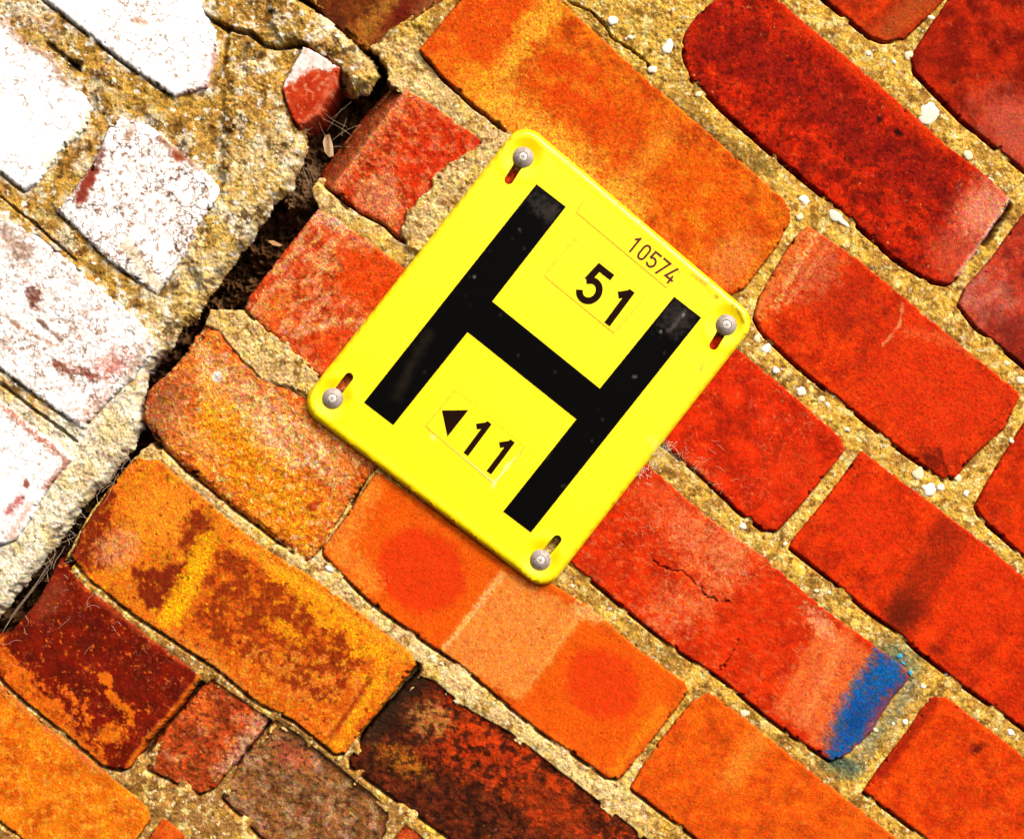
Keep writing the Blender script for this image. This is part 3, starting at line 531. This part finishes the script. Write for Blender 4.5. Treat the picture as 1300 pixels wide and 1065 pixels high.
WS = [(1178,145,14,13,0),(1229,197,6,6,0),(1022,255,7,6,0),(1063,276,15,7,38),(1016,275,5,4,30),(779,27,7,6,0),(800,48,3,2.5,0),(795,49,2.5,2.5,0),(848,60,9,12,20),(829,89,6,5,0),(887,120,5,4,0),(1102,67,4,3,0),(1183,22,4,3,0),(1154,71,5,5,0),(1135,79,3,3,0),(1213,174,4,2,20),(1259,228,4,1.6,30),
      (984,470,5,5,0),(1018,497,7,6,20),(1043,506,5,4,0),(1051,513,3,3,0),(1076,545,3,3,0),(1167,602,8,9,-20),(1178,621,9,9,0),(1194,619,5,5,0),(1216,608,5,5,0),(1228,626,4,4,0),(1279,461,4,3,0),(1296,483,6,5,0),(1263,552,3,3,0),(1284,560,3,3,0),(962,428,9,5,60),(972,442,6,6,0),(943,668,5,4,30),(946,905,6,4,10),(1284,929,5,4,0),(1150,917,4,4,0),(1112,927,3,3,0),(1172,871,3,3,0),(1134,919,2.5,2.5,0),(1037,750,4,3,20),(1053,752,3,2,0),(997,690,3,3,0),(726,744,3,2.5,0),(418,722,5,3,30),(549,834,3,2.5,0),(560,842,2.5,2,0),(1202,857,3,2,0)]
stone0 = None
for n, (x, y, rx, ry, an) in enumerate(WS):
    i, j = h_at(x, y); V, F = blob(x, y, rx, ry, an, max(HR[i, j], -3) + .1, .8, n)
    V = np.array(V); lo, st, to = polys(F)
    c = lin([(252,244,214),(250,232,186),(255,250,232)][n % 3]) / GAIN * 1.1
    mesh_obj('stone', world(V[:, 0], V[:, 1], V[:, 2]), lo, st, to, c, M_GRIT, red_wall)
for n, (x, y, rx, ry) in enumerate([(1142,833,3,3.5),(1147,842,3,2),(1156,855,4,3.5)]):
    i, j = h_at(x, y); V, F = blob(x, y, rx, ry, 20, HR[i, j] + .3, 1.0, 90 + n); V = np.array(V); lo, st, to = polys(F)
    mesh_obj('stone', world(V[:, 0], V[:, 1], V[:, 2]), lo, st, to, lin((70, 170, 205)) / GAIN, M_GRIT, red_wall, label='small stone splashed light blue by the spray paint')
# fine grit, too small to count
def grit(parent, H, mask, count, cols, seed):
    r = np.random.default_rng(seed); ii, jj = np.nonzero(mask); pick = r.choice(len(ii), min(count, len(ii)), replace=False)
    V = []; F = []; C = []
    for p in pick:
        i, j = ii[p], jj[p]; x, y, h = MX[i, j], MY[i, j], H[i, j]; s = r.uniform(.7, 2.0); c = lin(cols[r.integers(len(cols))]) / GAIN; b0 = len(V)
        for a in range(5):
            t = a * 1.2566 + r.uniform(-.3, .3); V.append((x + s * math.cos(t), y + s * math.sin(t) * r.uniform(.6, 1), h - .3)); C.append(c)
        V.append((x, y, h + .35 * s)); C.append(c)
        F += [(b0 + (a + 1) % 5, b0 + a, b0 + 5) for a in range(5)]
    V = np.array(V); lo, st, to = polys(F)
    o = mesh_obj('grit', world(V[:, 0], V[:, 1], V[:, 2]), lo, st, to, np.array(C), M_GRIT, parent, smooth=False); o['kind'] = 'stuff'
inside = (MX > -20) & (MX < 1320) & (MY > -20) & (MY < 1085)
grit(red_wall, HR, inside & (DB < -4) & (dv < -6) & (dl < 0) & (groove < .2), 900, [(255,240,200), (245,210,130), (120,80,30), (250,225,170), (150,110,60)], 1)
grit(white_wall, HL, inside & (DB < -3) & (dl > 8), 420, [(255,246,226), (240,210,150), (90,60,24), (250,230,190)], 2)

# ------------------------------------------------------------------ the hydrant sign
def isect(a, b, c, d):
    (x1, y1), (x2, y2), (x3, y3), (x4, y4) = a, b, c, d
    D = (x1 - x2) * (y3 - y4) - (y1 - y2) * (x3 - x4); p = x1 * y2 - y1 * x2; q = x3 * y4 - y3 * x4
    return ((p * (x3 - x4) - (x1 - x2) * q) / D, (p * (y3 - y4) - (y1 - y2) * q) / D)
eL = ((644.8,176.9),(422.3,460)); eR = ((949.9,422.3),(773.3,648.5)); eB = ((425,551),(665.5,731.5)); eT = ((700,184),(889,344))
QUAD = [isect(*eL, *eT), isect(*eT, *eR), isect(*eR, *eB), isect(*eB, *eL)]      # top left, top right, bottom right, bottom left of the sign itself
def rounded(Q, r, n=10):
    P = []; N = len(Q)
    for i in range(N):
        p0, p, p1 = np.array(Q[i - 1]), np.array(Q[i]), np.array(Q[(i + 1) % N])
        a = (p0 - p) / np.linalg.norm(p0 - p); c = (p1 - p) / np.linalg.norm(p1 - p)
        h = math.acos(np.clip(a @ c, -1, 1)) / 2; t = r / math.tan(h); cen = p + (a + c) / np.linalg.norm(a + c) * r / math.sin(h)
        s, e = p + a * t - cen, p + c * t - cen; a0 = math.atan2(s[1], s[0]); a1 = math.atan2(e[1], e[0])
        while a1 - a0 > math.pi: a1 -= 2 * math.pi
        while a1 - a0 < -math.pi: a1 += 2 * math.pi
        for k in range(n + 1):
            t_ = a0 + (a1 - a0) * k / n; P.append(tuple(cen + r * np.array([math.cos(t_), math.sin(t_)])))
    return P
def resample(P, step):
    o = []
    for i in range(len(P)):
        a, c = np.array(P[i]), np.array(P[(i + 1) % len(P)]); k = max(1, int(np.linalg.norm(c - a) / step))
        for t in range(k): o.append(tuple(a + (c - a) * t / k))
    return o
def slot(a, b, r, n=7):
    an = math.atan2(b[1] - a[1], b[0] - a[0])
    return [(b[0] + r * math.cos(an + t), b[1] + r * math.sin(an + t)) for t in np.linspace(-math.pi / 2, math.pi / 2, n)] + \
           [(a[0] + r * math.cos(an + t), a[1] + r * math.sin(an + t)) for t in np.linspace(math.pi / 2, 1.5 * math.pi, n)]
SCREWS = [(664,201),(921,413),(423,506),(686,710)]
SLOTS = [((664,201),(646,230)),((921,413),(905,439)),((423,506),(444,479)),((686,710),(707,684))]
signo = empty('hydrant_sign', world(668, 455, 0), 'yellow hydrant sign with a big black H, screwed to the brick wall', 'sign'); ORIG[signo.name] = Vector(signo.location)
OUTL = rounded(QUAD, 27)
ZF = 5.2
def plate_z(X, Y):
    d = np.maximum(sd_poly(X, Y, OUTL), 0)
    z = np.full(X.shape, ZF)
    r = 8.0; t = np.clip(1 - d / r, 0, 1); z -= 3.2 * (1 - np.sqrt(np.clip(1 - t * t, 0, 1)))
    z += .28 * np.exp(-((d - 9) / 3.0) ** 2)
    for (sx, sy) in SCREWS:
        rr = np.hypot(X - sx, Y - sy); z -= 2.8 * np.exp(-(rr / 15) ** 2); z += .5 * np.exp(-((rr - 27) / 7) ** 2)
    z += .10 * fbm(X, Y, 120, 2, 90)
    return z
def cdt_mesh(loops, holes, grid, zf):
    """triangulated sheet with exact outlines; returns points and faces facing the camera plus the outlines as index loops"""
    pts = []; edges = []
    for lp in loops + holes:
        b0 = len(pts); pts += [Vector(p) for p in lp]; edges += [(b0 + i, b0 + (i + 1) % len(lp)) for i in range(len(lp))]
    xs = [p[0] for l in loops for p in l]; ys = [p[1] for l in loops for p in l]
    if grid:
        gx, gy = np.meshgrid(np.arange(min(xs), max(xs), grid), np.arange(min(ys), max(ys), grid))
        gx = gx + (np.arange(gx.shape[0]) % 2)[:, None] * grid / 2
        d = np.max([sd_poly(gx, gy, l) for l in loops], 0)
        for h in holes: d = np.minimum(d, -sd_poly(gx, gy, h))
        k = d > grid * .45; pts += [Vector((x, y)) for x, y in zip(gx[k], gy[k])]
    v, e, f, ov, oe, of = delaunay_2d_cdt(pts, edges, [], 0, 1e-4)
    v = np.array([(p[0], p[1]) for p in v]); f = np.array([t for t in f if len(t) == 3])
    c = v[f].mean(1); d = np.max([sd_poly(c[:, 0], c[:, 1], l) for l in loops], 0)
    for h in holes: d = np.minimum(d, -sd_poly(c[:, 0], c[:, 1], h))
    f = f[d > 0]
    ar = (v[f[:, 1], 0] - v[f[:, 0], 0]) * (v[f[:, 2], 1] - v[f[:, 0], 1]) - (v[f[:, 1], 1] - v[f[:, 0], 1]) * (v[f[:, 2], 0] - v[f[:, 0], 0])
    f[ar > 0] = f[ar > 0][:, ::-1]                       # photo y runs down: this winding faces the camera
    return v, f, zf(v[:, 0], v[:, 1])
def sheet(name, loops, holes, grid, zf, thick, colf, mat, parent, label=None, sharp=40):
    v, f, z = cdt_mesh(loops, holes, grid, zf)
    e = np.concatenate([f[:, [0, 1]], f[:, [1, 2]], f[:, [2, 0]]]); n = len(v)
    key = np.minimum(e[:, 0], e[:, 1]).astype(np.int64) * n + np.maximum(e[:, 0], e[:, 1]); u, inv, cnt = np.unique(key, return_inverse=True, return_counts=True)
    be = e[cnt[inv] == 1]
    V = np.concatenate([world(v[:, 0], v[:, 1], z), world(v[:, 0], v[:, 1], z - thick)])
    F = [tuple(t) for t in f] + [tuple(t[::-1] + n) for t in f] + [(b, a, a + n, b + n) for a, b in be]
    lo, st, to = polys(F); C = colf(v[:, 0], v[:, 1]); C = np.concatenate([C, C])
    return mesh_obj(name, V, lo, st, to, C, mat, parent, smooth=True, sharp=sharp, label=label)
YEL = (255, 226, 0)
def ylin(C):
    L = lin(C) / GAIN * 1.28
    return np.clip(L, 0.0, .8)
PANELS = {'top': [(745,249),(731,271),(846,367),(863,346)], 'mid': [(729,305),(690,351),(779,424),(818,378)], 'low': [(579,495),(540,541),(628,614),(667,567)]}
def yellow(X, Y, extra=()):
    C = np.broadcast_to(np.array(YEL, float), X.shape + (3,)).copy()
    L = [(('n', 70, .2), (250,226,14), .45, .3), (('a', 9, .38, 128, 6.0), (236,206,40), .35, .15), (('s', OUTL + [OUTL[0]], 3), (214,176,30), .35, 5, 8, 9, 1.0), (('n', 5, .60), (226,190,30), .5, .06)]
    for p in PANELS.values(): L.append((('s', p + [p[0]], .7), (190,146,30), .5, .9, 1.0, 20))
    L += [(('s', [(830,560),(850,590),(800,640)], 4), (240,214,150), .55, 8, 12, 7, .8), (('s', [(895,460),(888,470)], 1.2), (214,150,60), .7, 1.5), (('e',908,377,2.5,2,0), (130,70,10), .9, 1, 1), (('s', [(878,349),(896,362)], 1.5), (160,110,20), .6, 2, 3), (('s', [(928,387),(938,398),(942,410)], 1.3), (150,110,10), .8, 1.5, 2),
          (('s', [(405,517),(397,525)], 1.5), (200,150,40), .6, 2, 2), (('e',551,555,3,2,30), (255,250,200), .8, 2, 2), (('e',644,592,2,4,20), (255,250,190), .8, 1.5, 2), (('e',627,614,2,4,20), (255,250,190), .8, 1.5, 2), (('e',700,336,2,2,0), (220,180,30), .5, 1.5), (('e',532,421,2,1.5,0), (200,160,20), .7, 1), (('e',776,376,2,1.5,0), (200,160,20), .5, 1)]
    L += list(extra)
    return paint(X, Y, C, L, 95)
holes = [slot(a, b, 5.6) for a, b in SLOTS]
sheet('plate', [resample(OUTL, 3.5)], holes, 3.5, plate_z, 2.4, lambda X, Y: ylin(yellow(X, Y)), M_YELLOW, signo, sharp=35)
HP = [(681,235.5),(718,264),(625,383.5),(761,493.5),(855,377.5),(889,404),(674,675),(639,648.5),(731.5,532),(594,422),(500,539.5),(463,511)]
def black(X, Y):
    C = np.broadcast_to(np.array([7, 6, 5.]), X.shape + (3,)).copy()
    L = [(('e',690,264,24,12,38), (80,72,64), .6, 9, 12, 7, .6), (('e',702,272,6,14,20), (66,60,54), .5, 6, 8), (('e',860,402,20,24,38), (74,64,60), .6, 11, 14, 7, .6), (('s', [(850,420),(868,396)], 1.5), (120,108,100), .5, 2, 4), (('s', [(545,425),(535,440),(520,470),(505,505)], 5), (44,36,26), .7, 7, 6),
         (('e',660,294,1.6,1.6,0), (240,235,210), .45, .6), (('e',838,421,1.6,1.6,0), (240,235,210), .45, .6), (('e',805,479,1.8,1.6,0), (240,235,210), .45, .6), (('e',602,352,1.4,1.4,0), (220,215,200), .45, .6), (('e',715,616,1.5,1.2,0), (240,235,160), .45, .6), (('e',866,401,1.6,1.6,0), (230,220,200), .45, .6), (('n', 4, .62), (70,62,50), .6, .06)]
    return paint(X, Y, C, L, 99)
sheet('letter', [HP], [], 3.0, lambda X, Y: plate_z(X, Y) + .22, .18, lambda X, Y: lin(black(X, Y)) / GAIN, M_BLACK, signo, label='big black letter H across the sign')
pan = {}
for k, lab in (('top', 'narrow yellow number strip along the upper edge reading 10574'), ('mid', 'yellow number panel reading 51'), ('low', 'yellow number panel reading 11 with a left arrow')):
    pan[k] = sheet('number_panel', [PANELS[k]], [], 4.0, lambda X, Y: plate_z(X, Y) + .22, .18, lambda X, Y: ylin(yellow(X, Y)), M_YELLOW, signo, label=lab)
# digits drawn as strokes in a unit box (0..w, 0..1)
def arc(cx, cy, rx, ry, a0, a1, n=16): return [(cx + rx * math.cos(math.radians(t)), cy + ry * math.sin(math.radians(t))) for t in np.linspace(a0, a1, n)]
GLY = {'1': [[(-.20, .72), (0.0, .925)], [(0.0, 0), (0.0, 1.0)]],
       '5': [[(.25, .925), (-.165, .925), (-.20, .50)], [(-.21, .48)] + arc(.0, .335, .235, .26, 130, -150, 22)],
       '0': [arc(0, .68, .19, .25, 0, 180, 12) + arc(0, .32, .19, .25, 180, 360, 12) + [(.19, .68)]],
       '7': [[(-.25, .93), (.22, .93), (-.08, 0)]],
       '4': [[(.10, 1.0), (-.22, .27), (.29, .27)], [(.13, .50), (.13, 0)]]}
def stroke_poly(P, w):
    P = np.array(P, float); L = []; R = []
    for i in range(len(P)):
        t0 = P[i] - P[i - 1] if i else P[1] - P[0]; t1 = P[i + 1] - P[i] if i < len(P) - 1 else t0
        t0 = t0 / np.linalg.norm(t0); t1 = t1 / np.linalg.norm(t1); n0 = np.array([-t0[1], t0[0]]); n1 = np.array([-t1[1], t1[0]])
        m = n0 + n1; m = m / max(.4, m @ n1) if m @ n1 > .4 else n1
        L.append(P[i] + m * w / 2); R.append(P[i] - m * w / 2)
    return L, R
def digit(ch, ox, oy, size, wt, ang, parent, col, wscale=1.0):
    a = math.radians(ang); e = np.array([math.cos(a), math.sin(a)]); n = np.array([math.sin(a), -math.cos(a)])
    V = []; F = []
    for si, st_ in enumerate(GLY[ch]):
        L, R = stroke_poly([(x * size * wscale, y * size) for x, y in st_], wt); b0 = len(V); m = len(L); dz = .02 * si
        for k, side in enumerate((L, R)):
            for q in side:
                p = np.array([ox, oy]) + e * q[0] + n * q[1]; V.append((p[0], p[1], dz))
        F += [(b0 + i, b0 + m + i, b0 + m + i + 1, b0 + i + 1) for i in range(m - 1)]
    V = np.array(V); zz = plate_z(V[:, 0], V[:, 1]) + .36 + V[:, 2]; k = len(V)
    W = np.concatenate([world(V[:, 0], V[:, 1], zz), world(V[:, 0], V[:, 1], zz - .16)])
    F2 = list(F) + [tuple(i + k for i in f[::-1]) for f in F]
    ed = {}
    for f in F:
        for i in range(4): ed[(f[i], f[(i + 1) % 4])] = 1
    F2 += [(b, a_, a_ + k, b + k) for (a_, b) in ed if (b, a_) not in ed]
    lo, st, to = polys(F2)
    return mesh_obj('digit', W, lo, st, to, lin(col) / GAIN, M_BLACK, parent, smooth=False)
AN = 38.2
DK = (34, 16, 8)
digit('5', 737.0, 383.5, 52, 8.6, AN, pan['mid'], DK, .98); digit('1', 770.0, 412.5, 53, 8.6, AN - 1.5, pan['mid'], DK, 1.0)
digit('1', 591.6, 576.4, 50, 7.2, AN - 1.5, pan['low'], DK); digit('1', 620.8, 599.6, 50, 7.2, AN - 1.5, pan['low'], DK)
tri = [(561.5,521),(595,520.5),(568.5,554)]
sheet('arrow', [tri], [], 0, lambda X, Y: plate_z(X, Y) + .36, .16, lambda X, Y: np.broadcast_to(lin(DK) / GAIN, X.shape + (3,)), M_BLACK, pan['low'])
for n, ch in enumerate('10574'):
    digit(ch, 798.5 + n * 11.35, 321.2 + n * 9.35, 23, 2.7, AN + 1, pan['top'], (104, 52, 48), 1.0)

beyond()

# screws: domed heads with a small raised centre
def lathe(cx, cy, prof, n=28, ph=0.0):
    V = []; F = []
    for r, z in prof:
        for j in range(n): V.append((cx + r * math.cos(2 * math.pi * j / n + ph), cy + r * math.sin(2 * math.pi * j / n + ph), z))
    for k in range(len(prof) - 1):
        for j in range(n): F.append((k * n + j, (k + 1) * n + j, (k + 1) * n + (j + 1) % n, k * n + (j + 1) % n))
    F.append(tuple(range((len(prof) - 1) * n, len(prof) * n))[::-1])
    return np.array(V), F
for n, (sx, sy) in enumerate(SCREWS):
    z0 = ZF - 2.5
    V, F = lathe(sx, sy, [(5, -9), (5, z0 - .2), (13.4, z0 - .1), (14.0, z0 + .5), (13.2, z0 + 1.5), (11.2, z0 + 2.6), (8.4, z0 + 3.5), (6.4, z0 + 3.9), (5.9, z0 + 3.5)])
    lo, st, to = polys(F)
    C = np.broadcast_to(np.array([176, 162, 152.]), (len(V), 3)); C = paint(V[:, 0], V[:, 1], C.copy(), [(('n', 6, .1), (160,138,122), .7, .2), (('n', 4, .3), (110,90,74), .6, .1)], 120 + n)
    s = mesh_obj('screw', world(V[:, 0], V[:, 1], V[:, 2]), lo, st, to, lin(C) / GAIN * 1.1, M_ZINC, signo, sharp=50)
    V, F = lathe(sx, sy, [(5.5, z0 + 3.3), (5.4, z0 + 3.9), (4.8, z0 + 4.15), (3.0, z0 + 4.25)], 12, .3); lo, st, to = polys(F)
    mesh_obj('screw_centre', world(V[:, 0], V[:, 1], V[:, 2]), lo, st, to, lin((225, 214, 200)) / GAIN * 1.2, M_ZINC, s, sharp=40)

    V = []; F = []
    for q in range(2):
        a = .4 + 1.1 * n + q * math.pi / 2; ux, uy = math.cos(a), math.sin(a); b0 = len(V)
        for z in (z0 + 4.2 + .02 * q, z0 + 4.34 + .02 * q):
            for (l, t) in ((-3.0, -.45), (3.0, -.45), (3.0, .45), (-3.0, .45)): V.append((sx + ux * l - uy * t, sy + uy * l + ux * t, z))
        F += [(b0 + 4, b0 + 7, b0 + 6, b0 + 5)] + [(b0 + i, b0 + 4 + i, b0 + 4 + (i + 1) % 4, b0 + (i + 1) % 4) for i in range(4)]
    V = np.array(V); lo, st, to = polys(F)
    mesh_obj('cross_mark', world(V[:, 0], V[:, 1], V[:, 2]), lo, st, to, lin((150, 134, 120)) / GAIN, M_ZINC, s, smooth=False)

# ------------------------------------------------------------------ cobwebs and the withered flake caught in the gap
def tubes(lines, rad, C=None):
    V = []; F = []
    for pts in lines:
        P = np.array(pts, float); b0 = len(V)
        for i in range(len(P)):
            t = P[min(i + 1, len(P) - 1)] - P[max(i - 1, 0)]; t = t[:2] / (np.linalg.norm(t[:2]) + 1e-6); nn = np.array([-t[1], t[0]])
            r = rad * (1 if 0 < i < len(P) - 1 else .5)
            for k in range(4):
                a = k * math.pi / 2; q = P[i, :2] + nn * r * math.cos(a); V.append((q[0], q[1], P[i, 2] + r * PX * 1000 * math.sin(a)))
        for i in range(len(P) - 1):
            for k in range(4): F.append((b0 + i * 4 + k, b0 + i * 4 + (k + 1) % 4, b0 + (i + 1) * 4 + (k + 1) % 4, b0 + (i + 1) * 4 + k))
    return np.array(V), F
def strand(a, b, sag, r, n=12):
    o = []
    dx, dy = b[0] - a[0], b[1] - a[1]; L = math.hypot(dx, dy) + 1e-6; s = r.uniform(-sag, sag); w1 = r.normal() * .02 * L
    for i in range(n + 1):
        t = i / n; k = 4 * t * (1 - t) * s + w1 * math.sin(6.28 * t)
        o.append((a[0] + dx * t - dy / L * k, a[1] + dy * t + dx / L * k, a[2] + (b[2] - a[2]) * t))
    return o
def cobweb(label, region, count, zlo, zhi, seed, length=(10, 45), rad=.13, col=(240, 222, 196), fixed=()):
    r = np.random.default_rng(seed); ls = [strand(a, b, 4, r) for a, b in fixed]; x0, y0, x1, y1, wd = region
    for _ in range(count):
        t = r.uniform(); cx = x0 + (x1 - x0) * t + r.normal() * wd; cy = y0 + (y1 - y0) * t + r.normal() * wd; a = r.uniform(0, 6.28); l = r.uniform(*length)
        ls.append(strand((cx, cy, r.uniform(zlo, zhi)), (cx + l * math.cos(a), cy + l * math.sin(a), r.uniform(zlo, zhi)), l * .16, r))
    V, F = tubes(ls, rad); lo, st, to = polys(F)
    o = mesh_obj('cobweb', world(V[:, 0], V[:, 1], V[:, 2]), lo, st, to, lin(col) / GAIN, M_WEB); set_props(o, label, 'cobweb', 'cobwebs on the wall'); return o
cobweb('cobweb threads strung across the gap beside the broken painted brick', (385,140,440,190,10), 9, -14, -3, 1, (15, 50), .15, (214,180,140), [((382,206,-4),(408,270,-2)),((384,210,-4),(396,240,-8)),((402,146,-2),(446,172,-4)),((410,140,-3),(440,160,-5)),((420,150,-3),(446,128,-3))])
cobweb('matted cobweb between the white wall and the yellow and brown brick', (150,590,60,730,8), 50, -8, 1, 2, (8, 34), .17, (236,206,170), [((160,575,1),(170,600,2)),((165,580,1),(156,600,2)),((130,640,0),(152,600,2)),((110,672,1),(70,690,1)),((70,690,1),(64,722,0)),((62,722,0),(4,800,-1)),((60,716,0),(2,804,-1)),((66,712,0),(10,786,-2))])
cobweb('white cobweb tufts over the dark red brick in the bottom left corner', (60,790,150,760,26), 7, .6, 1.1, 3, (4, 12), .12, (246,226,206), [((112,770,1.5),(122,750,2)),((122,750,2),(140,762,2)),((112,770,1.5),(128,772,1.5)),((74,798,1),(90,784,1.5)),((0,815,1),(26,812,1.5)),((108,830,1),(116,820,2))])
cobweb('fine cobweb on the red brick right of the sign along its edge', (845,580,905,590,14), 60, .4, 1.1, 4, (3, 14), .12, (250,214,170))
cobweb('pale cobweb fluff stuck to the lower right edge of the sign', (850,560,815,605,4), 80, 2.0, 5.0, 5, (3, 10), .2, (250,236,200))
cobweb('thin cobweb fringe under the lower left edge of the sign', (440,565,480,600,7), 30, -.5, 1.6, 6, (6, 20), .2, (226,160,110))
cobweb('fine cobweb scratches on the red brick under the right edge of the sign', (800,640,870,690,20), 60, .4, 1.0, 8, (3, 13), .12, (252,190,140))
P = [(411,169),(417,168),(421,182),(422,196),(416,197),(410,190),(408,178)]
lf = sheet('dry_leaf', [P], [], 3, lambda X, Y: -9 + .12 * (X - 412) - .06 * (Y - 182) + .6 * np.sin(X * .5), .35, lambda X, Y: paint(X, Y, np.broadcast_to(np.array([236, 196, 146.]), X.shape + (3,)).copy(), [(('n', 5, .2), (190,140,90), .7, .2)], 130) * 0 + lin(paint(X, Y, np.broadcast_to(np.array([236, 196, 146.]), X.shape + (3,)).copy(), [(('n', 5, .2), (190,140,90), .7, .2)], 130)) / GAIN, M_GRIT, None)
lf2 = sheet('dry_leaf', [[(336,303),(344,303),(356,309),(352,311),(343,309)]], [], 0, lambda X, Y: -12 + .1 * (X - 345), .3, lambda X, Y: np.broadcast_to(lin((226, 170, 110)) / GAIN, X.shape + (3,)), M_GRIT, None)
set_props(lf2, 'thin tan sliver of leaf deep in the gap left of the pinkish red brick', 'leaf')
set_props(lf, 'pale withered leaf flake caught in the dark gap', 'leaf')
